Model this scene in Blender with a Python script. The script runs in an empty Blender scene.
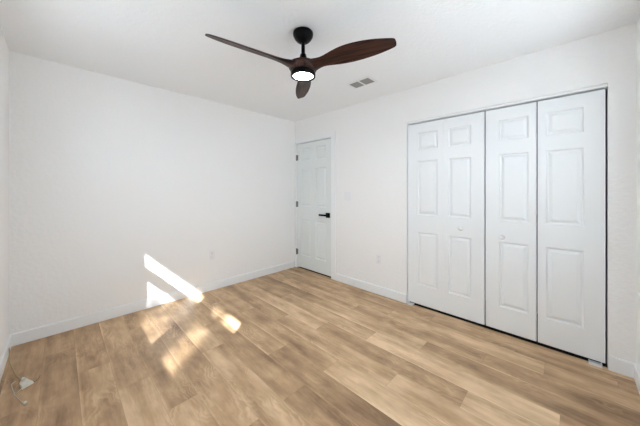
import bpy, bmesh, math, random
from mathutils import Vector, Matrix

S = bpy.context.scene
COL = S.collection
random.seed(4)

# ------------------------------------------------------------ camera
# room frame: far wall is y=0, closet wall is x=0, both meet at the origin corner; z up, metres
cam = bpy.data.objects.new('camera', bpy.data.cameras.new('camera'))
COL.objects.link(cam)
cam.data.sensor_width = 36.0
cam.data.lens = 254.0 / 640.0 * 36.0
cam.data.shift_y = -23.0 / 640.0
cam.data.clip_start = 0.01
cam.location = (-2.763, -3.2955, 1.292)
cam.rotation_euler = (math.pi / 2, 0, math.radians(44.4 - 90.0))
S.camera = cam

# ------------------------------------------------------------ world, sun, portals, exposure
SUN_DIR = Vector((1.0, 0.93, -1.02)).normalized()
SKY = 5.2
SUN = 22.0
EXPOSURE = 0.52

w = bpy.data.worlds.new('sky')
S.world = w
w.use_nodes = True
nt = w.node_tree
bg = nt.nodes['Background']
bg.inputs['Color'].default_value = (0.88, 0.975, 1.13, 1)
bg.inputs['Strength'].default_value = SKY

sun = bpy.data.objects.new('sun', bpy.data.lights.new('sun', 'SUN'))
COL.objects.link(sun)
sun.location = (-8, -9, 8)
sun.data.energy = SUN
sun.data.angle = math.radians(0.53)
sun.data.color = (0.97, 0.98, 1.03)
sun.rotation_euler = SUN_DIR.to_track_quat('-Z', 'Y').to_euler()


def portal(name, loc, rot, sx, sy):
    l = bpy.data.lights.new(name, 'AREA')
    l.shape = 'RECTANGLE'
    l.size, l.size_y = sx, sy
    l.cycles.is_portal = True
    o = bpy.data.objects.new(name, l)
    o.location = loc
    o.rotation_euler = rot
    COL.objects.link(o)


portal('fill_window_daylight', (-1.08, -3.76, 1.36), (math.pi / 2, 0, 0), 1.46, 1.42)
portal('side_window_daylight', (-3.2, -1.73, 1.45), (0, -math.pi / 2, 0), 1.26, 1.76)

S.view_settings.view_transform = 'Standard'
S.view_settings.look = 'None'
S.view_settings.gamma = 1.0
S.view_settings.use_curve_mapping = False
S.view_settings.exposure = EXPOSURE
S.cycles.diffuse_bounces = 14
S.cycles.max_bounces = 18
S.cycles.transparent_max_bounces = 12


# ------------------------------------------------------------ materials
def mat(name, color=(0.8, 0.8, 0.8), rough=0.5, metal=0.0, spec=0.5):
    m = bpy.data.materials.new(name)
    m.use_nodes = True
    b = m.node_tree.nodes['Principled BSDF']
    b.inputs['Base Color'].default_value = (*color, 1)
    b.inputs['Roughness'].default_value = rough
    b.inputs['Metallic'].default_value = metal
    b.inputs['Specular IOR Level'].default_value = spec
    return m


def N(m, t, **kw):
    n = m.node_tree.nodes.new(t)
    for k, v in kw.items():
        setattr(n, k, v)
    return n


def L(m, a, b):
    m.node_tree.links.new(a, b)


def math_node(m, op, a, b=None):
    n = N(m, 'ShaderNodeMath', operation=op)
    for i, v in enumerate((a, b)):
        if v is None:
            continue
        if isinstance(v, (int, float)):
            n.inputs[i].default_value = v
        else:
            L(m, v, n.inputs[i])
    return n.outputs[0]


def bumpy(m, scale, strength, dist, detail=3.0, rough=0.55, stretch=(1, 1, 1), ramp=None):
    b = m.node_tree.nodes['Principled BSDF']
    g = N(m, 'ShaderNodeNewGeometry')
    mp = N(m, 'ShaderNodeMapping')
    mp.inputs['Scale'].default_value = stretch
    L(m, g.outputs['Position'], mp.inputs['Vector'])
    n = N(m, 'ShaderNodeTexNoise')
    n.inputs['Scale'].default_value = scale
    n.inputs['Detail'].default_value = detail
    n.inputs['Roughness'].default_value = rough
    L(m, mp.outputs[0], n.inputs['Vector'])
    h = n.outputs['Fac']
    if ramp:
        r = N(m, 'ShaderNodeValToRGB')
        r.color_ramp.elements[0].position, r.color_ramp.elements[1].position = ramp
        L(m, h, r.inputs[0])
        h = r.outputs[0]
    bp = N(m, 'ShaderNodeBump')
    bp.inputs['Strength'].default_value = strength
    bp.inputs['Distance'].default_value = dist
    L(m, h, bp.inputs['Height'])
    L(m, bp.outputs[0], b.inputs['Normal'])
    return m


M_wall = bumpy(mat('painted knockdown wall', (0.88, 0.88, 0.875), 0.62, spec=0.3), 34, 0.3, 0.004, ramp=(0.38, 0.66))
M_ceil = bumpy(mat('textured ceiling paint', (0.88, 0.90, 0.92), 0.85, spec=0.2), 42, 0.4, 0.005, ramp=(0.35, 0.68))
M_trim = mat('white trim paint', (0.86, 0.88, 0.89), 0.35, spec=0.4)
M_door = bumpy(mat('white door paint', (0.84, 0.865, 0.875), 0.32, spec=0.5), 60, 0.12, 0.002, stretch=(6, 6, 0.6))
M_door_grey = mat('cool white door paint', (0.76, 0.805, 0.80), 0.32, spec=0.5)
M_plate = mat('white plastic plate', (0.84, 0.84, 0.86), 0.3)
M_slot = mat('dark slot', (0.05, 0.05, 0.05), 0.6)
M_black = mat('matte black metal', (0.004, 0.004, 0.005), 0.35, spec=0.1)
M_hinge = mat('brushed nickel hinge', (0.22, 0.22, 0.22), 0.4, 0.8)
M_screw = mat('painted screw', (0.7, 0.7, 0.7), 0.35)
M_grille = mat('grey register louvre', (0.33, 0.33, 0.33), 0.6)
M_track_shade = mat('shade-toned track channel', (0.06, 0.06, 0.06), 0.8)  # shade inside the head track, put into the channel's colour
M_track = mat('white metal track', (0.84, 0.85, 0.86), 0.35, spec=0.5)
M_vinyl = mat('white window vinyl', (0.82, 0.82, 0.82), 0.4)
M_cord = mat('tan cable sheath', (0.42, 0.30, 0.15), 0.5)
M_cordw = mat('pale cable sheath', (0.62, 0.57, 0.47), 0.5)
M_conn = mat('white connector plastic', (0.62, 0.61, 0.54), 0.4)
M_copper = mat('dark wire', (0.10, 0.06, 0.04), 0.5)
M_dark = mat('unlit drywall', (0.30, 0.30, 0.29), 0.8)  # drywall darkened in its colour for the shade behind closed doors
M_closet_shade = mat('shade-toned closet floor', (0.03, 0.027, 0.025), 1.0, spec=0.1)  # floor colour darkened so the gap under the doors reads as shade
M_ext = mat('exterior stucco', (0.75, 0.74, 0.72), 0.9)
M_conc = mat('exterior concrete', (0.66, 0.66, 0.66), 0.9)
M_gravel = mat('grey gravel', (0.36, 0.36, 0.36), 0.95)


def glass_mat():
    m = bpy.data.materials.new('window glass')
    m.use_nodes = True
    t = m.node_tree
    t.nodes.clear()
    o = t.nodes.new('ShaderNodeOutputMaterial')
    mx = t.nodes.new('ShaderNodeMixShader')
    tr = t.nodes.new('ShaderNodeBsdfTransparent')
    tr.inputs[0].default_value = (0.95, 0.97, 0.96, 1)
    gl = t.nodes.new('ShaderNodeBsdfGlossy')
    gl.inputs['Roughness'].default_value = 0.02
    mx.inputs[0].default_value = 0.06
    t.links.new(tr.outputs[0], mx.inputs[1])
    t.links.new(gl.outputs[0], mx.inputs[2])
    t.links.new(mx.outputs[0], o.inputs[0])
    return m


M_glass = glass_mat()


def screen_mat():
    m = bpy.data.materials.new('insect screen mesh')
    m.use_nodes = True
    t = m.node_tree
    t.nodes.clear()
    o = t.nodes.new('ShaderNodeOutputMaterial')
    mx = t.nodes.new('ShaderNodeMixShader')
    tr = t.nodes.new('ShaderNodeBsdfTransparent')
    df = t.nodes.new('ShaderNodeBsdfDiffuse')
    df.inputs[0].default_value = (0.12, 0.12, 0.12, 1)
    mx.inputs[0].default_value = 0.42
    t.links.new(tr.outputs[0], mx.inputs[1])
    t.links.new(df.outputs[0], mx.inputs[2])
    t.links.new(mx.outputs[0], o.inputs[0])
    return m


M_screen = screen_mat()


def lamp_mat():
    m = bpy.data.materials.new('lit lamp diffuser')
    m.use_nodes = True
    b = m.node_tree.nodes['Principled BSDF']
    b.inputs['Base Color'].default_value = (0.9, 0.9, 0.9, 1)
    b.inputs['Emission Color'].default_value = (0.97, 0.99, 1.0, 1)
    b.inputs['Emission Strength'].default_value = 105.0
    return m


M_lamp = lamp_mat()


def walnut():
    m = mat('dark walnut', (0.03, 0.015, 0.01), 0.45, spec=0.25)
    b = m.node_tree.nodes['Principled BSDF']
    tc = N(m, 'ShaderNodeTexCoord')
    mp = N(m, 'ShaderNodeMapping')
    mp.inputs['Scale'].default_value = (3.0, 55.0, 55.0)
    L(m, tc.outputs['Object'], mp.inputs[0])
    n = N(m, 'ShaderNodeTexNoise')
    n.inputs['Scale'].default_value = 1.0
    n.inputs['Detail'].default_value = 5
    n.inputs['Distortion'].default_value = 0.6
    L(m, mp.outputs[0], n.inputs['Vector'])
    r = N(m, 'ShaderNodeValToRGB')
    r.color_ramp.elements[0].position = 0.32
    r.color_ramp.elements[0].color = (0.010, 0.005, 0.004, 1)
    r.color_ramp.elements[1].position = 0.70
    r.color_ramp.elements[1].color = (0.075, 0.030, 0.020, 1)
    L(m, n.outputs['Fac'], r.inputs[0])
    L(m, r.outputs[0], b.inputs['Base Color'])
    return m


M_walnut = walnut()


def oak_floor():
    m = mat('oak vinyl planks', (0.5, 0.35, 0.2), 0.42, spec=0.4)
    b = m.node_tree.nodes['Principled BSDF']
    tone = N(m, 'ShaderNodeAttribute', attribute_name='tone')
    seed = N(m, 'ShaderNodeAttribute', attribute_name='seed')
    g = N(m, 'ShaderNodeNewGeometry')
    sep = N(m, 'ShaderNodeSeparateXYZ')
    L(m, g.outputs['Position'], sep.inputs[0])

    def vec(kx, ky, kz):
        c = N(m, 'ShaderNodeCombineXYZ')
        L(m, math_node(m, 'MULTIPLY', sep.outputs['X'], kx), c.inputs[0])
        L(m, math_node(m, 'MULTIPLY', sep.outputs['Y'], ky), c.inputs[1])
        L(m, math_node(m, 'MULTIPLY', seed.outputs['Fac'], kz), c.inputs[2])
        return c.outputs[0]

    def noise(v, detail, rough=0.55, dist=0.0):
        n = N(m, 'ShaderNodeTexNoise')
        n.inputs['Scale'].default_value = 1.0
        n.inputs['Detail'].default_value = detail
        n.inputs['Roughness'].default_value = rough
        n.inputs['Distortion'].default_value = dist
        L(m, v, n.inputs['Vector'])
        return n.outputs['Fac']

    broad = noise(vec(11, 1.3, 31), 2.5)              # streaky light and dark bands
    cloud = noise(vec(8, 4.5, 17), 3.0, 0.55)          # smoky patches round knots
    broad2 = noise(vec(6, 2.2, 57), 1.0)
    fine = noise(vec(95, 9.0, 43), 4.0, 0.7)        # pores
    # cathedral figure: long nested arches laid out in each plank's own coordinates
    uv = N(m, 'ShaderNodeUVMap', uv_map='plank')
    s2 = N(m, 'ShaderNodeSeparateXYZ')
    L(m, uv.outputs[0], s2.inputs[0])
    cu = math_node(m, 'ADD', math_node(m, 'SUBTRACT', s2.outputs[0], 0.5), math_node(m, 'MULTIPLY', math_node(m, 'SUBTRACT', cloud, 0.5), 1.1))
    cv = math_node(m, 'MULTIPLY', math_node(m, 'SUBTRACT', s2.outputs[1], math_node(m, 'FRACT', math_node(m, 'MULTIPLY', seed.outputs['Fac'], 3.7))), 0.8)
    cc = N(m, 'ShaderNodeCombineXYZ')
    L(m, cu, cc.inputs[0])
    L(m, cv, cc.inputs[1])
    wv = N(m, 'ShaderNodeTexWave', wave_type='RINGS', rings_direction='Z')
    wv.inputs['Scale'].default_value = 3.2
    wv.inputs['Distortion'].default_value = 2.5
    wv.inputs['Detail'].default_value = 2.0
    wv.inputs['Detail Scale'].default_value = 3.0
    L(m, cc.outputs[0], wv.inputs['Vector'])
    t = math_node(m, 'ADD', tone.outputs['Fac'], math_node(m, 'MULTIPLY', math_node(m, 'SUBTRACT', broad, 0.5), 1.25))
    t = math_node(m, 'ADD', t, math_node(m, 'MULTIPLY', math_node(m, 'SUBTRACT', cloud, 0.5), 0.85))
    t = math_node(m, 'ADD', t, math_node(m, 'MULTIPLY', math_node(m, 'SUBTRACT', fine, 0.5), 0.42))
    t = math_node(m, 'ADD', t, math_node(m, 'MULTIPLY', math_node(m, 'MULTIPLY', math_node(m, 'SUBTRACT', wv.outputs['Fac'], 0.5), math_node(m, 'MAXIMUM', 0.0, math_node(m, 'SUBTRACT', broad2, 0.45))), 0.9))
    em = N(m, 'ShaderNodeMapRange', interpolation_type='SMOOTHSTEP')
    em.inputs['From Min'].default_value = 0.0
    em.inputs['From Max'].default_value = 0.11
    em.inputs['To Min'].default_value = 0.26
    em.inputs['To Max'].default_value = 0.0
    L(m, s2.outputs[0], em.inputs[0])
    t = math_node(m, 'ADD', t, math_node(m, 'MULTIPLY', em.outputs[0], math_node(m, 'MULTIPLY', broad2, 1.5)))
    r = N(m, 'ShaderNodeValToRGB')
    e = r.color_ramp.elements
    e[0].position = 0.0
    e[0].color = (0.25, 0.148, 0.079, 1)
    e[1].position = 1.0
    e[1].color = (0.80, 0.59, 0.375, 1)
    k = e.new(0.5)
    k.color = (0.525, 0.348, 0.197, 1)
    L(m, t, r.inputs[0])
    # plank seams from the per-plank UVs
    du = math_node(m, 'MULTIPLY', math_node(m, 'MINIMUM', s2.outputs[0], math_node(m, 'SUBTRACT', 1.0, s2.outputs[0])), 0.175)
    dv = math_node(m, 'MULTIPLY', math_node(m, 'MINIMUM', s2.outputs[1], math_node(m, 'SUBTRACT', 1.0, s2.outputs[1])), 1.215)
    d = math_node(m, 'MINIMUM', du, dv)
    gap = N(m, 'ShaderNodeMapRange')
    gap.inputs['From Min'].default_value = 0.0004
    gap.inputs['From Max'].default_value = 0.0022
    gap.inputs['To Min'].default_value = 0.80
    gap.inputs['To Max'].default_value = 1.0
    L(m, d, gap.inputs[0])
    mul = N(m, 'ShaderNodeVectorMath', operation='SCALE')
    L(m, r.outputs[0], mul.inputs[0])
    L(m, gap.outputs[0], mul.inputs['Scale'])
    L(m, mul.outputs[0], b.inputs['Base Color'])
    bp = N(m, 'ShaderNodeBump')
    bp.inputs['Strength'].default_value = 0.25
    bp.inputs['Distance'].default_value = 0.001
    L(m, fine, bp.inputs['Height'])
    L(m, bp.outputs[0], b.inputs['Normal'])
    return m


M_floor = oak_floor()


# ------------------------------------------------------------ mesh helpers
def link(name, bm, m, parent=None, smooth=False):
    bmesh.ops.recalc_face_normals(bm, faces=bm.faces)
    me = bpy.data.meshes.new(name)
    bm.to_mesh(me)
    bm.free()
    if smooth:
        for p in me.polygons:
            p.use_smooth = True
    me.materials.append(m)
    o = bpy.data.objects.new(name, me)
    COL.objects.link(o)
    if parent is not None:
        o.parent = parent
    return o


def tag(o, label=None, cat=None, group=None, kind=None):
    if label:
        o['label'] = label
    if cat:
        o['category'] = cat
    if group:
        o['group'] = group
    if kind:
        o['kind'] = kind
    return o


def empty(name, loc, rz=0.0):
    o = bpy.data.objects.new(name, None)
    o.empty_display_size = 0.1
    o.location = loc
    o.rotation_euler = (0, 0, rz)
    COL.objects.link(o)
    return o


def box(bm, x0, x1, y0, y1, z0, z1, bevel=0.0):
    vs = [bm.verts.new((x, y, z)) for x in sorted((x0, x1)) for y in sorted((y0, y1)) for z in sorted((z0, z1))]
    fs = []
    for q in ((0, 1, 3, 2), (4, 6, 7, 5), (0, 4, 5, 1), (2, 3, 7, 6), (0, 2, 6, 4), (1, 5, 7, 3)):
        fs.append(bm.faces.new([vs[i] for i in q]))
    if bevel:
        es = {e for f in fs for e in f.edges}
        bmesh.ops.bevel(bm, geom=list(es), offset=bevel, segments=2, affect='EDGES', profile=0.6)


def boxes(name, lst, m, parent=None, bevel=0.0):
    bm = bmesh.new()
    for b in lst:
        box(bm, *b, bevel=bevel)
    return link(name, bm, m, parent)


def lathe(bm, prof, segs=48, center=(0, 0, 0), axis='z'):
    """prof: list of (radius, height)."""
    rings = []
    for r, h in prof:
        ring = []
        if r < 1e-6:
            p = (0, 0, h)
            ring = [p]
        else:
            ring = [(r * math.cos(2 * math.pi * i / segs), r * math.sin(2 * math.pi * i / segs), h) for i in range(segs)]
        vs = []
        for p in ring:
            if axis == 'x':
                p = (p[2], p[0], p[1])
            elif axis == 'y':
                p = (p[0], p[2], p[1])
            vs.append(bm.verts.new(Vector(p) + Vector(center)))
        rings.append(vs)
    for a, b in zip(rings, rings[1:]):
        n = max(len(a), len(b))
        for i in range(n):
            j = (i + 1) % n
            if len(a) == 1:
                bm.faces.new((a[0], b[j], b[i]))
            elif len(b) == 1:
                bm.faces.new((a[i], a[j], b[0]))
            else:
                bm.faces.new((a[i], a[j], b[j], b[i]))


def tube(bm, pts, r, segs=10):
    pts = [Vector(p) for p in pts]
    # smooth path
    sm = []
    n = len(pts)
    for i in range(n - 1):
        p0, p1, p2, p3 = pts[max(i - 1, 0)], pts[i], pts[i + 1], pts[min(i + 2, n - 1)]
        for k in range(8):
            t = k / 8
            sm.append(0.5 * ((2 * p1) + (p2 - p0) * t + (2 * p0 - 5 * p1 + 4 * p2 - p3) * t * t + (3 * p1 - p0 - 3 * p2 + p3) * t ** 3))
    sm.append(pts[-1])
    prev = None
    for i, p in enumerate(sm):
        d = (sm[min(i + 1, len(sm) - 1)] - sm[max(i - 1, 0)]).normalized()
        up = Vector((0, 0, 1)) if abs(d.z) < 0.9 else Vector((1, 0, 0))
        a = d.cross(up).normalized()
        b = a.cross(d)
        ring = [bm.verts.new(p + r * (math.cos(2 * math.pi * k / segs) * a + math.sin(2 * math.pi * k / segs) * b)) for k in range(segs)]
        if prev:
            for k in range(segs):
                bm.faces.new((prev[k], prev[(k + 1) % segs], ring[(k + 1) % segs], ring[k]))
        else:
            bm.faces.new(ring)
        prev = ring
    bm.faces.new(list(reversed(prev)))


# ------------------------------------------------------------ the setting
XL, YN, H = -3.06, -3.628, 2.44          # left wall plane, near wall plane, ceiling height
T = 0.12


def floor():
    bm = bmesh.new()
    uvl = bm.loops.layers.uv.new('plank')
    W, PL = 0.175, 1.215
    ph = {-2.68: .83, -2.505: 1.22, -2.33: .402, -2.155: .83, -1.98: 1.22, -1.805: .83, -1.63: .402, -1.455: .83,
          -1.28: 1.22, -1.105: .402, -.93: .83, -.755: 1.22, -.58: .402, -.405: .74, -.23: 1.1, -2.855: .402, -3.03: 1.0, -.055: .3}
    # plank tones read off the photograph: (column, index counted from the far wall) -> 0 dark .. 1 light
    tn = {(-2.855, 0): .34, (-2.855, 1): .36, (-2.855, 2): .42, (-3.03, 0): .40,
          (-2.68, 0): .40, (-2.68, 1): .50, (-2.505, 0): .46, (-2.505, 1): .60,
          (-2.33, 0): .44, (-2.33, 1): .40, (-2.155, 0): .45, (-2.155, 1): .56, (-2.155, 2): .34,
          (-1.98, 0): .50, (-1.98, 1): .58, (-1.805, 0): .48, (-1.805, 1): .40, (-1.805, 2): .36,
          (-1.63, 0): .50, (-1.63, 1): .54, (-1.63, 2): .40, (-1.455, 0): .52, (-1.455, 1): .38, (-1.455, 2): .66,
          (-1.28, 0): .36, (-1.28, 1): .52, (-1.28, 2): .62, (-1.105, 0): .46, (-1.105, 1): .60, (-1.105, 2): .40, (-1.105, 3): .64,
          (-.93, 0): .42, (-.93, 1): .46, (-.93, 2): .68, (-.93, 3): .5, (-.755, 0): .36, (-.755, 1): .62, (-.755, 2): .36,
          (-.58, 0): .50, (-.58, 1): .52, (-.58, 2): .42, (-.58, 3): .34, (-.405, 0): .42, (-.405, 1): .40, (-.405, 2): .54, (-.405, 3): .46,
          (-.23, 0): .5, (-.23, 1): .40, (-.23, 2): .48, (-.23, 3): .40, (-.055, 0): .45, (-.055, 1): .4, (-.055, 2): .44}
    tones, seeds = [], []
    x0min, x1max, ymin, ymax = XL - T, 0.022, YN - T, 0.0 + T
    cols = sorted(ph)
    allx = [(c, c + W) for c in cols] + [(-3.205, -3.03)]
    for c, c1 in allx:
        p = ph.get(c, .5)
        y_top, idx = -p + PL, 0
        while y_top < -0.05:
            y_top += PL
        idx = 0
        y = y_top
        if c in ph and -p > -1e-6:
            pass
        while y > ymin:
            yb = y - PL
            a, b = max(c, x0min), min(c1, x1max)
            t, q = (ymax if y == y_top else y), max(yb, ymin)
            if b > a and t > q + 1e-4:
                co = [(a, q), (b, q), (b, t), (a, t)]
                f = bm.faces.new([bm.verts.new((*v, 0)) for v in co])
                for l, v in zip(f.loops, co):
                    l[uvl].uv = ((v[0] - c) / W, (v[1] - yb) / PL)
                tones.append((-.10 if c < -1.5 else -.03) + (tn.get((c, idx), 0.46 + random.uniform(-.08, .08)) - .48) * 1.3 + .50)
                seeds.append(random.uniform(0, 10))
                idx += 1
            y = yb
    me = bpy.data.meshes.new('floor')
    bm.to_mesh(me)
    bm.free()
    me.materials.append(M_floor)
    for nme, vals in (('tone', tones), ('seed', seeds)):
        at = me.attributes.new(nme, 'FLOAT', 'FACE')
        at.data.foreach_set('value', vals)
    o = bpy.data.objects.new('floor', me)
    COL.objects.link(o)
    tag(o, 'light oak plank floor running toward the closet wall', 'floor', kind='structure')


floor()
tag(boxes('floor_closet', [(0.022, 0.75, YN - T, T, -0.002, 0.0)], M_closet_shade), 'floor behind the closed doors, darkened as shade', 'floor', kind='structure')
boxes('floor_slab', [(XL - T, 0.8, YN - T, T, -0.12, -0.004)], M_conc)
tag(bpy.data.objects['floor_slab'], 'slab under the oak planks', 'floor', kind='structure')


def wall_mesh(name, axis, u0, u1, n0, n1, holes, label, m=M_wall):
    """wall slab: axis 'x' => runs along x, thickness n0..n1 in y; holes = (u0,u1,z0,z1)"""
    us = sorted({u0, u1, *[h[0] for h in holes], *[h[1] for h in holes]})
    zs = sorted({0.0, H, *[h[2] for h in holes], *[h[3] for h in holes]})
    bm = bmesh.new()
    for a, b in zip(us, us[1:]):
        for c, d in zip(zs, zs[1:]):
            mu, mz = (a + b) / 2, (c + d) / 2
            if any(h[0] < mu < h[1] and h[2] < mz < h[3] for h in holes):
                continue
            if axis == 'x':
                box(bm, a, b, n0, n1, c, d)
            else:
                box(bm, n0, n1, a, b, c, d)
    # drop the faces shared by neighbouring cells so that the slab is one skin
    bmesh.ops.remove_doubles(bm, verts=bm.verts, dist=1e-5)
    seen = {}
    for f in bm.faces:
        k = tuple(round(v, 4) for v in f.calc_center_median())
        seen.setdefault(k, []).append(f)
    dead = [f for v in seen.values() if len(v) > 1 for f in v]
    bmesh.ops.delete(bm, geom=dead, context='FACES')
    return tag(link(name, bm, m), label, 'wall', kind='structure')


WIN1 = (-2.60, -0.865, 0.82, 2.06)      # side window: y0,y1,z0,z1
FILL_WIN = (-1.80, -0.36, 0.66, 2.06)       # near window, added for fill light: x0,x1,z0,z1
DOOR = (-0.835, -0.03, 0.0, 2.078)
CLOS = (-3.498, -1.974, 0.0, 2.066)
wall_mesh('wall_far', 'x', XL - T, T, 0.0, T, [], 'plain white textured wall with the sunlight patch')
wall_mesh('wall_left', 'y', YN - T, 0.0, XL - T, XL, [WIN1], 'white wall at the left edge with the window in it')
wall_mesh('wall_near', 'x', XL, T, YN - T, YN, [FILL_WIN], 'white wall at the right edge beside the closet')
wall_mesh('wall_right', 'y', YN, 0.0, 0.0, T, [DOOR, CLOS], 'white textured wall holding the door and the closet')
tag(boxes('ceiling', [(XL - T, 0.8, YN - T, T, H, H + 0.1)], M_ceil), 'white textured ceiling carrying the fan', 'ceiling', kind='structure')
# spaces behind the closet doors and behind the door
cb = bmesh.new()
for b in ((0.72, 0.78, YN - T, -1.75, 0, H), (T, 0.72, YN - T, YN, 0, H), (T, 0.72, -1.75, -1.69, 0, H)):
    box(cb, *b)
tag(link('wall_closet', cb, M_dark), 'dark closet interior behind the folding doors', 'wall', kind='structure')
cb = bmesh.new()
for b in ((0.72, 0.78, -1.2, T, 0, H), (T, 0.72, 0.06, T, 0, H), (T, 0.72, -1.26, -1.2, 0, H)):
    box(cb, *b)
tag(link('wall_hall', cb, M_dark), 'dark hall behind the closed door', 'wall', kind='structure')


def base_prof(name, p0, p1, nrm, label):
    """baseboard from p0 to p1 (xy), standing out from the wall along nrm"""
    p0, p1, n = Vector((*p0, 0)), Vector((*p1, 0)), Vector((*nrm, 0))
    prof = [(0.0, 0.0), (0.013, 0.0), (0.013, 0.092), (0.011, 0.098), (0.006, 0.101), (0.0, 0.101)]
    bm = bmesh.new()
    a = [bm.verts.new(p0 + n * d + Vector((0, 0, z))) for d, z in prof]
    b = [bm.verts.new(p1 + n * d + Vector((0, 0, z))) for d, z in prof]
    k = len(prof)
    for i in range(k):
        j = (i + 1) % k
        bm.faces.new((a[i], a[j], b[j], b[i]))
    bm.faces.new(a)
    bm.faces.new(list(reversed(b)))
    return tag(link(name, bm, M_trim), label, 'baseboard', kind='structure')


base_prof('baseboard_far', (XL, 0), (0, 0), (0, -1), 'white baseboard along the plain wall with the sunlight')
base_prof('baseboard_left', (XL, YN), (XL, -0.013), (1, 0), 'white baseboard at the left edge beside the loose cable')
base_prof('baseboard_right', (0, -0.906), (0, -1.974), (-1, 0), 'white baseboard between the door and the closet')
base_prof('baseboard_right_2', (0, -3.498), (0, YN + 0.013), (-1, 0), 'short white baseboard right of the closet')
base_prof('baseboard_near', (XL, YN), (0, YN), (0, 1), 'white baseboard at the right edge of the room')


# ------------------------------------------------------------ panelled door leaves
def leaf_mesh(u0, u1, z0, z1, x, th, cells, bev=0.003):
    """moulded door leaf in the plane x: u runs along -y; cells = (ua,ub,za,zb) raised panels"""
    bm = bmesh.new()
    us = sorted({u0, u1, *[c[0] for c in cells], *[c[1] for c in cells]})
    zs = sorted({z0, z1, *[c[2] for c in cells], *[c[3] for c in cells]})
    V = {}

    def v(u, z, d):
        k = (round(u, 5), round(z, 5), round(d, 5))
        if k not in V:
            V[k] = bm.verts.new((x + d, -u, z))
        return V[k]

    def rect(a, b, c, d, dep):
        return [(a, c, dep), (b, c, dep), (b, d, dep), (a, d, dep)]

    for a, b in zip(us, us[1:]):
        for c, d in zip(zs, zs[1:]):
            hit = [q for q in cells if abs(q[0] - a) < 1e-6 and abs(q[1] - b) < 1e-6 and abs(q[2] - c) < 1e-6 and abs(q[3] - d) < 1e-6]
            if not hit:
                bm.faces.new([v(*p) for p in rect(a, b, c, d, 0)])
                continue
            rings = [(0, 0), (0.003, 0.006), (0.009, 0.013), (0.016, 0.014), (0.036, 0.002), (0.039, 0.0015)]
            prev = rect(a, b, c, d, 0)
            for ins, dep in rings[1:]:
                cur = rect(a + ins, b - ins, c + ins, d - ins, dep)
                for i in range(4):
                    j = (i + 1) % 4
                    bm.faces.new([v(*prev[i]), v(*prev[j]), v(*cur[j]), v(*cur[i])])
                prev = cur
            bm.faces.new([v(*p) for p in prev])
    # back and sides
    bk = rect(u0, u1, z0, z1, th)
    bm.faces.new([v(*p) for p in reversed(bk)])
    for (ua, za, ub, zb, fixed) in ((u0, z0, u1, z0, 'z'), (u0, z1, u1, z1, 'z'), (u0, z0, u0, z1, 'u'), (u1, z0, u1, z1, 'u')):
        if fixed == 'z':
            line = [(u, za, 0) for u in us] + [(ub, za, th), (ua, za, th)]
        else:
            line = [(ua, z, 0) for z in zs] + [(ua, zb, th), (ua, za, th)]
        bm.faces.new([v(*p) for p in line])
    return bm


ZP = ((0.235, 0.825), (1.015, 1.615), (1.735, 1.925))


# door_1
def room_door():
    d = empty('door_1', (0, -0.43, 0))
    tag(d, 'white six panel door with black lever in the far corner', 'door', kind='structure')
    off = Matrix.Translation((0, 0.43, 0))

    def put(name, bm, m, parent=d, smooth=False):
        bmesh.ops.transform(bm, matrix=off, verts=bm.verts)
        return link(name, bm, m, parent, smooth)

    ua, ub = 0.050, 0.818
    cells = []
    for a, b in ((0.160, 0.378), (0.490, 0.708)):
        for za, zb in ((0.225, 0.810), (1.030, 1.635), (1.765, 1.965)):
            cells.append((a, b, za, zb))
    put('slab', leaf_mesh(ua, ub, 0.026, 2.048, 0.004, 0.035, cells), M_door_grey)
    bm = bmesh.new()   # jambs, stops
    box(bm, 0.0, T, -0.046, -0.0301, 0, 2.074)
    box(bm, 0.0, T, -0.8349, -0.822, 0, 2.074)
    box(bm, 0.0, T, -0.822, -0.046, 2.060, 2.0745)
    box(bm, 0.042, 0.055, -0.06, -0.046, 0, 2.060)
    box(bm, 0.042, 0.055, -0.822, -0.808, 0, 2.060)
    box(bm, 0.060, 0.075, -0.808, -0.06, 2.046, 2.060)
    put('jamb', bm, M_trim)
    bm = bmesh.new()   # casing
    box(bm, -0.012, 0.0, -0.040, -0.014, 0.0, 2.135, 0.002)
    box(bm, -0.012, 0.0, -0.905, -0.828, 0.0, 2.135, 0.002)
    box(bm, -0.012, 0.0, -0.828, -0.040, 2.066, 2.135, 0.002)
    put('casing', bm, M_trim)
    for z in (1.829, 1.057, 0.269):
        bm = bmesh.new()
        lathe(bm, [(0.0, -0.05), (0.004, -0.05), (0.007, -0.045), (0.007, 0.045), (0.004, 0.05), (0.0, 0.05)], 16, (-0.009, -0.046, z))
        box(bm, -0.003, 0.004, -0.078, -0.046, z - 0.045, z + 0.045)
        put('hinge', bm, M_hinge)
    bm = bmesh.new()
    box(bm, -0.012, 0.004, -0.792, -0.720, 0.882, 0.954, 0.002)
    h = put('door_handle', bm, M_black)
    bm = bmesh.new()
    lathe(bm, [(0.0, -0.05), (0.012, -0.05), (0.012, -0.006), (0.0, -0.006)], 20, (0, -0.756, 0.918), 'x')
    box(bm, -0.058, -0.042, -0.772, -0.615, 0.905, 0.931, 0.003)
    put('lever', bm, M_black, h)
    bm = bmesh.new()
    lathe(bm, [(0.0, -0.002), (0.006, -0.001), (0.006, 0.005), (0.0, 0.005)], 14, (0, -0.756, 0.985), 'x')
    return d


room_door()


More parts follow.
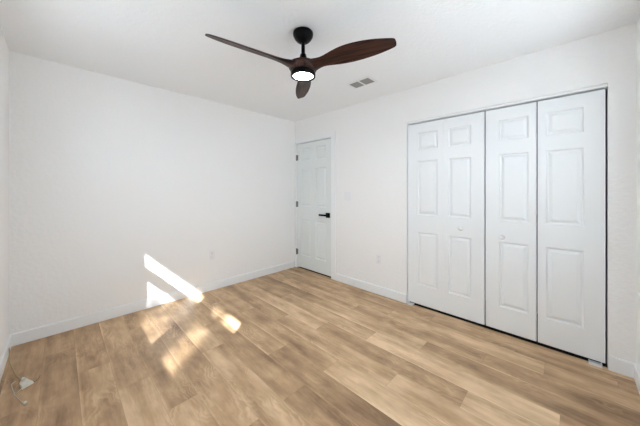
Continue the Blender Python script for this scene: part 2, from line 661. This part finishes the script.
# closet bifold doors
def bifold(name, label, leaves, knob_u, hinge_u):
    c = (leaves[0][0] + leaves[1][1]) / 2
    root = empty(name, (0.02, -c, 0.024))
    tag(root, label, 'closet door', 'bifold closet doors')
    off = Matrix.Translation((-0.02, c, -0.024))
    for i, (a, b, pa, pb) in enumerate(leaves):
        bm = leaf_mesh(a, b, 0.025, 2.030, 0.020, 0.034, [(pa, pb, z0, z1) for z0, z1 in ZP])
        bmesh.ops.transform(bm, matrix=off, verts=bm.verts)
        link('leaf', bm, M_door, root)
    bm = bmesh.new()
    lathe(bm, [(0.0, -0.036), (0.010, -0.0355), (0.018, -0.032), (0.0215, -0.025), (0.020, -0.017), (0.012, -0.010), (0.009, -0.003), (0.013, 0.0), (0.0, 0.001)],
          28, (0.020, -knob_u[0], knob_u[1]), 'x')
    bmesh.ops.transform(bm, matrix=off, verts=bm.verts)
    link('knob', bm, M_plate, root, True)
    for z in (0.30, 1.05, 1.80):        # hinges on the back of the fold
        bm = bmesh.new()
        box(bm, 0.0545, 0.057, -hinge_u - 0.03, -hinge_u + 0.03, z - 0.035, z + 0.035)
        lathe(bm, [(0.0, -0.035), (0.005, -0.035), (0.005, 0.035), (0.0, 0.035)], 12, (0.060, -hinge_u, z))
        bmesh.ops.transform(bm, matrix=off, verts=bm.verts)
        link('hinge', bm, M_hinge, root)
    return root


bifold('bifold_closet_door', 'left folding pair of white panelled closet doors, nearer the light switch',
       [(1.982, 2.3645, 2.090, 2.306), (2.3655, 2.730, 2.414, 2.620)], (2.532, 0.912), 2.3655)
bifold('bifold_closet_door', 'right folding pair of white panelled closet doors, beside the right corner',
       [(2.740, 3.1025, 2.846, 3.052), (3.1105, 3.487, 3.163, 3.378)], (2.869, 0.868), 3.1065)

# closet head track and jamb lining
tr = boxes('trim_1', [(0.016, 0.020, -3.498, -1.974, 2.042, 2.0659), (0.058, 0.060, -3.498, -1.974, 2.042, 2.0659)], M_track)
boxes('track_channel', [(0.020, 0.058, -3.498, -1.974, 2.056, 2.0657)], M_track_shade, tr)
tag(tr, 'thin white metal head track above the closet doors', 'closet track', kind='structure')
for y0, y1, lab in ((-2.045, -1.986, 'white floor pivot bracket at the left end of the closet'), (-3.470, -3.402, 'white floor pivot bracket at the right end of the closet')):
    bm = bmesh.new()
    box(bm, -0.020, 0.05, y0, y1, 0.0, 0.004, 0.001)
    e = y1 if 'left' in lab else y0
    s = -0.004 if 'left' in lab else 0.004
    box(bm, -0.020, 0.05, e, e + s, 0.004, 0.022)
    box(bm, -0.020, -0.017, y0, y1, 0.004, 0.020)
    tag(link('pivot_bracket', bm, M_track), lab, 'bracket')


# ------------------------------------------------------------ windows
def window(name, label, to_world, u0, u1, z0, z1, mull, rail):
    """two single-hung units side by side. to_world(u, d, z): d = depth outwards from the inner wall face"""
    root = empty(name, to_world((u0 + u1) / 2, 0.07, z0))
    tag(root, label, 'window', kind='structure')
    org = Vector(root.location)

    def bx(bm, ua, ub, da, db, za, zb):
        p, q = Vector(to_world(ua, da, za)) - org, Vector(to_world(ub, db, zb)) - org
        box(bm, p.x, q.x, p.y, q.y, p.z, q.z)

    bm = bmesh.new()
    fr = 0.055
    bx(bm, u0, u0 + fr, .045, .115, z0, z1)
    bx(bm, u1 - fr, u1, .045, .115, z0, z1)
    bx(bm, u0 + fr, u1 - fr, .045, .115, z0, z0 + .05)
    bx(bm, u0 + fr, u1 - fr, .045, .115, z1 - .05, z1)
    bx(bm, mull[0], mull[1], .045, .115, z0 + .05, z1 - .05)
    link('window_frame', bm, M_vinyl, root)
    bm = bmesh.new()
    bx(bm, u0 - 0.09, u1 + 0.09, -.030, .0, z0 - .02, z0)
    bx(bm, u0, u1, .0, .045, z0 - .0, z0 + .004)
    link('window_sill', bm, M_trim, root)
    for a, b in ((u0 + fr, mull[0]), (mull[1], u1 - fr)):
        bm = bmesh.new()
        s = 0.03
        bx(bm, a, a + s, .06, .08, z0 + .05, rail[1])
        bx(bm, b - s, b, .06, .08, z0 + .05, rail[1])
        bx(bm, a + s, b - s, .06, .08, z0 + .05, z0 + .075)
        bx(bm, a + s, b - s, .06, .08, rail[0], rail[1])
        lo = link('lower_sash', bm, M_vinyl, root)
        bm = bmesh.new()
        bx(bm, a + s, b - s, .069, .071, z0 + .075, rail[0])
        link('glass_pane', bm, M_glass, lo)
        bm = bmesh.new()
        bx(bm, a, b, .1, .1008, z0 + .05, rail[1])
        link('insect_screen', bm, M_screen, root)
        bm = bmesh.new()
        bx(bm, a, a + .012, .082, .098, rail[1], z1 - .05)
        bx(bm, b - .012, b, .082, .098, rail[1], z1 - .05)
        bx(bm, a + .012, b - .012, .082, .098, z1 - .075, z1 - .05)
        up = link('upper_sash', bm, M_vinyl, root)
        bm = bmesh.new()
        bx(bm, a + .012, b - .012, .089, .091, rail[1], z1 - .075)
        link('glass_pane', bm, M_glass, up)


window('window_1', 'white twin sash window in the left wall beside the camera', lambda u, d, z: (XL - d, u, z),
       WIN1[0], WIN1[1], WIN1[2], WIN1[3], (-1.825, -1.675), (1.35, 1.48))
window('fill_window', 'twin sash window added for fill light, in the near wall behind the camera', lambda u, d, z: (u, YN - d, z),
       FILL_WIN[0], FILL_WIN[1], FILL_WIN[2], FILL_WIN[3], (-1.12, -1.04), (1.32, 1.40))

# outside the windows: lawn, eave and added sun-block roof
tag(boxes('outside_patio', [(XL - T, 6, -14, YN - T - 0.001, -0.22, -0.2)], M_conc), 'pale paved patio outside the near window', 'patio', kind='structure')
tag(boxes('outside_ground', [(-14, XL - T - 0.001, -14, 6, -0.22, -0.2)], M_gravel), 'grey gravel yard outside the left window', 'ground', kind='structure')
tag(boxes('outside_eave', [(-3.844, XL - T, -4.6, 1.0, 2.35, 2.47)], M_ext), 'roof eave outside the left window', 'eave', kind='structure')
tag(boxes('outside_sun_block_roof', [(XL - T, 1.6, -5.45, YN - T, 2.36, 2.47)], M_ext), 'sun-block roof added to keep sun off the near window', 'sun-block roof', kind='structure')  # unseen roof, added to keep direct sun out of the fill window
tag(boxes('outside_sun_block_wall', [(XL - T - 0.12, XL - T, -5.45, YN - T, -0.2, 2.47)], M_ext), 'side wall added to keep sun off the near window', 'sun-block wall', kind='structure')  # unseen wall, added to stop sun entering from beside the roof



def tree():
    """tall thin-leaved tree in the yard: its crown breaks up the sunlight"""
    root = empty('outside_tree', (-11.5, -9.5, -0.2))
    tag(root, 'tall loose tree standing in the yard outside the left window', 'tree', kind='structure')
    o = Vector(root.location)
    bm = bmesh.new()
    tube(bm, [Vector(p) - o for p in ((-11.5, -9.5, -.2), (-11.4, -9.4, 3), (-10.8, -9.0, 6), (-10.4, -8.6, 8.0), (-10.2, -8.4, 9))], 0.07)
    link('trunk', bm, mat('bark', (0.12, 0.09, 0.06), 0.9), root, True)
    rnd = random.Random(7)
    bm = bmesh.new()
    zones = [(-2.14, -2.62, .75, 1.36, .90), (-1.80, -2.14, 1.16, 1.36, .30), (-1.05, -1.55, 1.04, 1.36, .45), (-.85, -1.1, .85, 1.08, .5),
             (-1.70, -2.15, 1.36, 1.62, .60), (-1.42, -1.62, 1.40, 1.58, .25), (-.8, -1.1, .70, .90, .45)]
    for ya, yb, za, zb, cov in zones:
        n = int(-math.log(1 - cov) * abs(ya - yb) * (zb - za) / 0.0052)
        for _ in range(n):
            y, zz, k = rnd.uniform(ya, yb), rnd.uniform(za, zb), rnd.uniform(6.0, 8.0)
            c = Vector((XL - k, y - .93 * k, zz + 1.02 * k)) - o
            q = SUN_DIR.to_track_quat('Z', 'Y').to_matrix() @ Matrix.Rotation(rnd.uniform(0, 6.28), 3, 'Z') @ Matrix.Rotation(rnd.uniform(-.7, .7), 3, 'X')
            pts = [(-.075, 0, 0), (-.02, -.035, .008), (.05, -.025, .008), (.085, 0, 0), (.05, .025, .008), (-.02, .035, .008)]
            v = [bm.verts.new(c + q @ Vector(p)) for p in pts]
            bm.faces.new((v[0], v[1], v[2], v[3]))
            bm.faces.new((v[0], v[3], v[4], v[5]))
    tag(link('foliage', bm, mat('leaf', (0.06, 0.13, 0.03), 0.6), root), kind='stuff')


tree()


# ------------------------------------------------------------ ceiling fan
def fan():
    root = empty('ceiling_fan', (-1.527, -1.913, H))
    tag(root, 'black ceiling fan with three dark walnut blades and a lit round lamp', 'ceiling fan')
    z = lambda a: a - H
    bm = bmesh.new()
    lathe(bm, [(0.0, 0.0), (0.068, 0.0), (0.0725, -0.006), (0.0735, -0.016), (0.070, -0.032), (0.060, -0.050), (0.047, -0.064), (0.034, -0.073), (0.024, -0.078), (0.0, -0.079)])
    link('canopy', bm, M_black, root, True)
    bm = bmesh.new()
    lathe(bm, [(0.0, -0.07), (0.0135, -0.07), (0.0135, z(2.26)), (0.0, z(2.26))], 24)
    link('downrod', bm, M_black, root, True)
    bm = bmesh.new()
    lathe(bm, [(0.0, z(2.283)), (0.017, z(2.283)), (0.021, z(2.278)), (0.025, z(2.260)), (0.035, z(2.238)), (0.043, z(2.217)), (0.0, z(2.217))], 32)
    link('coupling', bm, M_black, root, True)
    bm = bmesh.new()
    lathe(bm, [(0.0, z(2.220)), (0.055, z(2.220)), (0.085, z(2.216)), (0.103, z(2.206)), (0.108, z(2.193)), (0.103, z(2.176)), (0.094, z(2.160)), (0.087, z(2.149)), (0.0, z(2.149))])
    link('hub', bm, M_walnut, root, True)
    bm = bmesh.new()
    lathe(bm, [(0.0, z(2.151)), (0.084, z(2.151)), (0.089, z(2.148)), (0.090, z(2.140)), (0.090, z(2.122)), (0.088, z(2.115)), (0.075, z(2.115)), (0.073, z(2.124)), (0.0, z(2.124))])
    lr = link('light_ring', bm, M_black, root, True)
    bm = bmesh.new()
    lathe(bm, [(0.0, z(2.1175)), (0.030, z(2.118)), (0.055, z(2.1195)), (0.068, z(2.1215)), (0.0728, z(2.1238)), (0.0, z(2.1238))])
    tag(link('light_diffuser', bm, M_lamp, lr, True), 'glowing white lamp disc')
    # blades
    fw, rt = Vector((.7145, .6997, 0)), Vector((.6997, -.7145, 0))
    prof = [(0.040, .130, 10, -.016, .058), (0.085, .116, 12, -.016, .054), (0.12, .094, 15, -.013, .043), (0.155, .082, 18, -.011, .032), (0.20, .096, 21, -.008, .024), (0.26, .124, 22, -.005, .019),
            (0.33, .144, 22, -.002, .016), (0.40, .146, 22, -.001, .016), (0.47, .138, 21, 0.0, .015), (0.54, .122, 20, 0.0, .014), (0.60, .094, 19, 0.0, .013), (0.645, .072, 19, 0.0, .010), (0.660, .052, 19, 0.0, .005)]
    for k, az in enumerate((354.5, 116.5, 236)):
        a = math.radians(az)
        d = fw * math.cos(a) + rt * math.sin(a)
        empty_blade(prof, root, math.atan2(d.y, d.x), z(2.200))
    return root


def empty_blade(prof, root, ang, zc):
    """one carved blade, long axis +x; looking outwards its right-hand edge (-y) is raised"""
    bm = bmesh.new()
    n = 22
    prev = None
    rings = []
    for r, c, pitch, up, th in prof:
        p = math.radians(pitch)
        ring = []
        for i in range(n):
            t = 2 * math.pi * i / n
            s = math.cos(t) * c / 2
            h = math.sin(t) * th / 2 - 0.10 * c * (math.cos(t) ** 2 - 0.5) * 0.6   # slight camber
            y = s * math.cos(p) + h * math.sin(p)
            zz = -s * math.sin(p) + h * math.cos(p)
            sweep = -0.012 * math.sin(min(1.0, r / 0.64) * math.pi)
            ring.append(bm.verts.new((r, y + sweep, zz + up)))
        rings.append(ring)
    for a, b in zip(rings, rings[1:]):
        for i in range(n):
            j = (i + 1) % n
            bm.faces.new((a[i], a[j], b[j], b[i]))
    bm.faces.new(rings[0])
    bm.faces.new(list(reversed(rings[-1])))
    o = link('blade', bm, M_walnut, root, True)
    o.location = (0, 0, zc)
    o.rotation_euler = (0, 0, ang)
    m = o.modifiers.new('sub', 'SUBSURF')
    m.levels = m.render_levels = 2
    return o


fan()


# ------------------------------------------------------------ ceiling register
def vent():
    cx, cy, hx, hy = -0.51, -1.713, 0.090, 0.148
    root = empty('ceiling_vent', (cx, cy, H))
    tag(root, 'white ceiling air register with two grey louvred openings', 'vent')
    bm = bmesh.new()
    ix, iy, mid = 0.066, 0.122, 0.008
    for b in ((-hx, -ix, -hy, hy), (ix, hx, -hy, hy), (-ix, ix, -hy, -iy), (-ix, ix, iy, hy), (-ix, ix, -mid, mid)):
        box(bm, b[0], b[1], b[2], b[3], -0.006, 0.0)
    link('frame', bm, M_plate, root)
    for s in (-1, 1):
        bm = bmesh.new()
        y0, y1 = sorted((s * mid, s * iy))
        for i in range(9):
            x = -ix + (i + 0.5) * 2 * ix / 9
            v = [bm.verts.new(p) for p in ((x - .008, y0, -.001), (x + .006, y0, -.0055), (x + .006, y1, -.0055), (x - .008, y1, -.001),
                                           (x - .008, y0, -.0002), (x + .006, y0, -.0047), (x + .006, y1, -.0047), (x - .008, y1, -.0002))]
            for q in ((0, 1, 2, 3), (7, 6, 5, 4), (0, 4, 5, 1), (1, 5, 6, 2), (2, 6, 7, 3), (3, 7, 4, 0)):
                bm.faces.new([v[i] for i in q])
        link('louvre', bm, M_grille, root)
    for s in (-1, 1):
        bm = bmesh.new()
        lathe(bm, [(0.0, -.0085), (0.003, -.008), (0.004, -.006), (0.0, -.006)], 12, (0, s * (hy - .012), 0))
        link('screw', bm, M_screw, root, True)


vent()


# ------------------------------------------------------------ switch and outlets
def wallplate(root, w_, h_):
    bm = bmesh.new()
    box(bm, -w_ / 2, w_ / 2, -0.006, 0.0, -h_ / 2, h_ / 2, 0.002)
    link('plate', bm, M_plate, root)


def outlet(loc, rz, label):
    root = empty('wall_outlet', loc, rz)
    tag(root, label, 'outlet', 'wall outlets')
    wallplate(root, 0.072, 0.116)
    for s in (-1, 1):
        bm = bmesh.new()
        box(bm, -0.017, 0.017, -0.0085, -0.006, s * 0.026 - 0.014, s * 0.026 + 0.014, 0.001)
        r = link('receptacle', bm, M_plate, root)
        bm = bmesh.new()
        for x in (-0.0065, 0.0065):
            box(bm, x - 0.0012, x + 0.0012, -0.0089, -0.0084, s * 0.026 - 0.001, s * 0.026 + 0.008)
        lathe(bm, [(0.0, -.0089), (0.0024, -.0089), (0.0024, -.0084), (0.0, -.0084)], 10, (0, 0, s * 0.026 - 0.007), 'y')
        link('slot', bm, M_slot, r)
    bm = bmesh.new()
    lathe(bm, [(0.0, -.0075), (0.003, -.007), (0.0035, -.006), (0.0, -.006)], 12, (0, 0, 0), 'y')
    link('screw', bm, M_screw, root, True)


outlet((-1.394, 0, 0.45), 0, 'white duplex outlet on the plain wall right of the sunlight patch')
outlet((0, -1.614, 0.436), -math.pi / 2, 'white duplex outlet on the wall between the door and the closet')

sw = empty('light_switch', (0, -1.125, 1.207), -math.pi / 2)
tag(sw, 'white two rocker light switch on the wall right of the door', 'switch')
wallplate(sw, 0.116, 0.116)
for s in (-1, 1):
    bm = bmesh.new()
    box(bm, s * 0.023 - 0.0165, s * 0.023 + 0.0165, -0.0085, -0.006, -0.033, 0.033, 0.001)
    vs = [v for v in bm.verts if v.co.z > 0.02 and v.co.y < -0.007]
    for v in vs:
        v.co.y -= 0.002
    link('rocker', bm, M_plate, sw)
    for t in (-1, 1):
        bm = bmesh.new()
        lathe(bm, [(0.0, -.0075), (0.003, -.007), (0.0035, -.006), (0.0, -.006)], 12, (s * 0.023, 0, t * 0.048), 'y')
        link('screw', bm, M_screw, sw, True)


# ------------------------------------------------------------ loose cable in the left corner
def cable():
    o0 = Vector((-2.925, -0.70, 0))
    root = empty('loose_cable', o0)
    tag(root, 'loose thin tan cable with white connector lying on the floor in the left corner', 'cable')
    P = lambda l: [Vector(p) - o0 for p in l]
    bm = bmesh.new()
    tube(bm, P([(-3.043, -0.18, 0.060), (-3.038, -0.22, 0.035), (-3.03, -0.29, 0.006), (-3.015, -0.38, 0.004), (-2.99, -0.50, 0.005), (-2.970, -0.58, 0.006), (-2.945, -0.66, 0.010)]), 0.0036)
    link('cord', bm, M_cord, root, True)
    bm = bmesh.new()   # wedge shaped plate with raised socket
    pts = [(-2.948, -0.61), (-2.885, -0.74), (-2.938, -0.775), (-2.958, -0.70)]
    bot = [bm.verts.new(Vector((x, y, 0.001)) - o0) for x, y in pts]
    top = [bm.verts.new(Vector((x * .8 + -2.932 * .2, y * .8 - .71 * .2, 0.018)) - o0) for x, y in pts]
    bm.faces.new(bot)
    bm.faces.new(top)
    for i in range(4):
        bm.faces.new((bot[i], bot[(i + 1) % 4], top[(i + 1) % 4], top[i]))
    bmesh.ops.bevel(bm, geom=list(bm.edges), offset=0.002, segments=2, affect='EDGES')
    cn = link('connector', bm, M_conn, root)
    tag(cn, 'white wedge shaped connector')
    bm = bmesh.new()
    lathe(bm, [(0.0, 0.036), (0.006, 0.036), (0.008, 0.033), (0.008, 0.017), (0.0, 0.017)], 16, (-2.936 - o0.x, -0.69 - o0.y, 0))
    link('socket', bm, M_screw, cn, True)
    bm = bmesh.new()
    tube(bm, P([(-2.940, -0.765, 0.008), (-2.955, -0.785, 0.004), (-2.972, -0.765, 0.003), (-2.985, -0.70, 0.003), (-2.990, -0.655, 0.003), (-2.975, -0.63, 0.003)]), 0.0020)
    tube(bm, P([(-2.972, -0.765, 0.003), (-2.965, -0.81, 0.003), (-2.947, -0.865, 0.003), (-2.928, -0.92, 0.004), (-2.918, -0.945, 0.006)]), 0.0020)
    link('tail', bm, M_cordw, root, True)
    bm = bmesh.new()
    lathe(bm, [(0.0, 0.018), (0.006, 0.017), (0.009, 0.014), (0.0095, 0.007), (0.0095, 0.0005), (0.0, 0.0005)], 20, (-2.913 - o0.x, -0.955 - o0.y, 0))
    tag(link('end_cap', bm, M_conn, root, True), 'small white end cap')
    bm = bmesh.new()
    tube(bm, P([(-2.89, -0.735, 0.008), (-2.878, -0.725, 0.004), (-2.868, -0.70, 0.003), (-2.862, -0.67, 0.003)]), 0.0016, 8)
    link('wire', bm, M_copper, root, True)


cable()
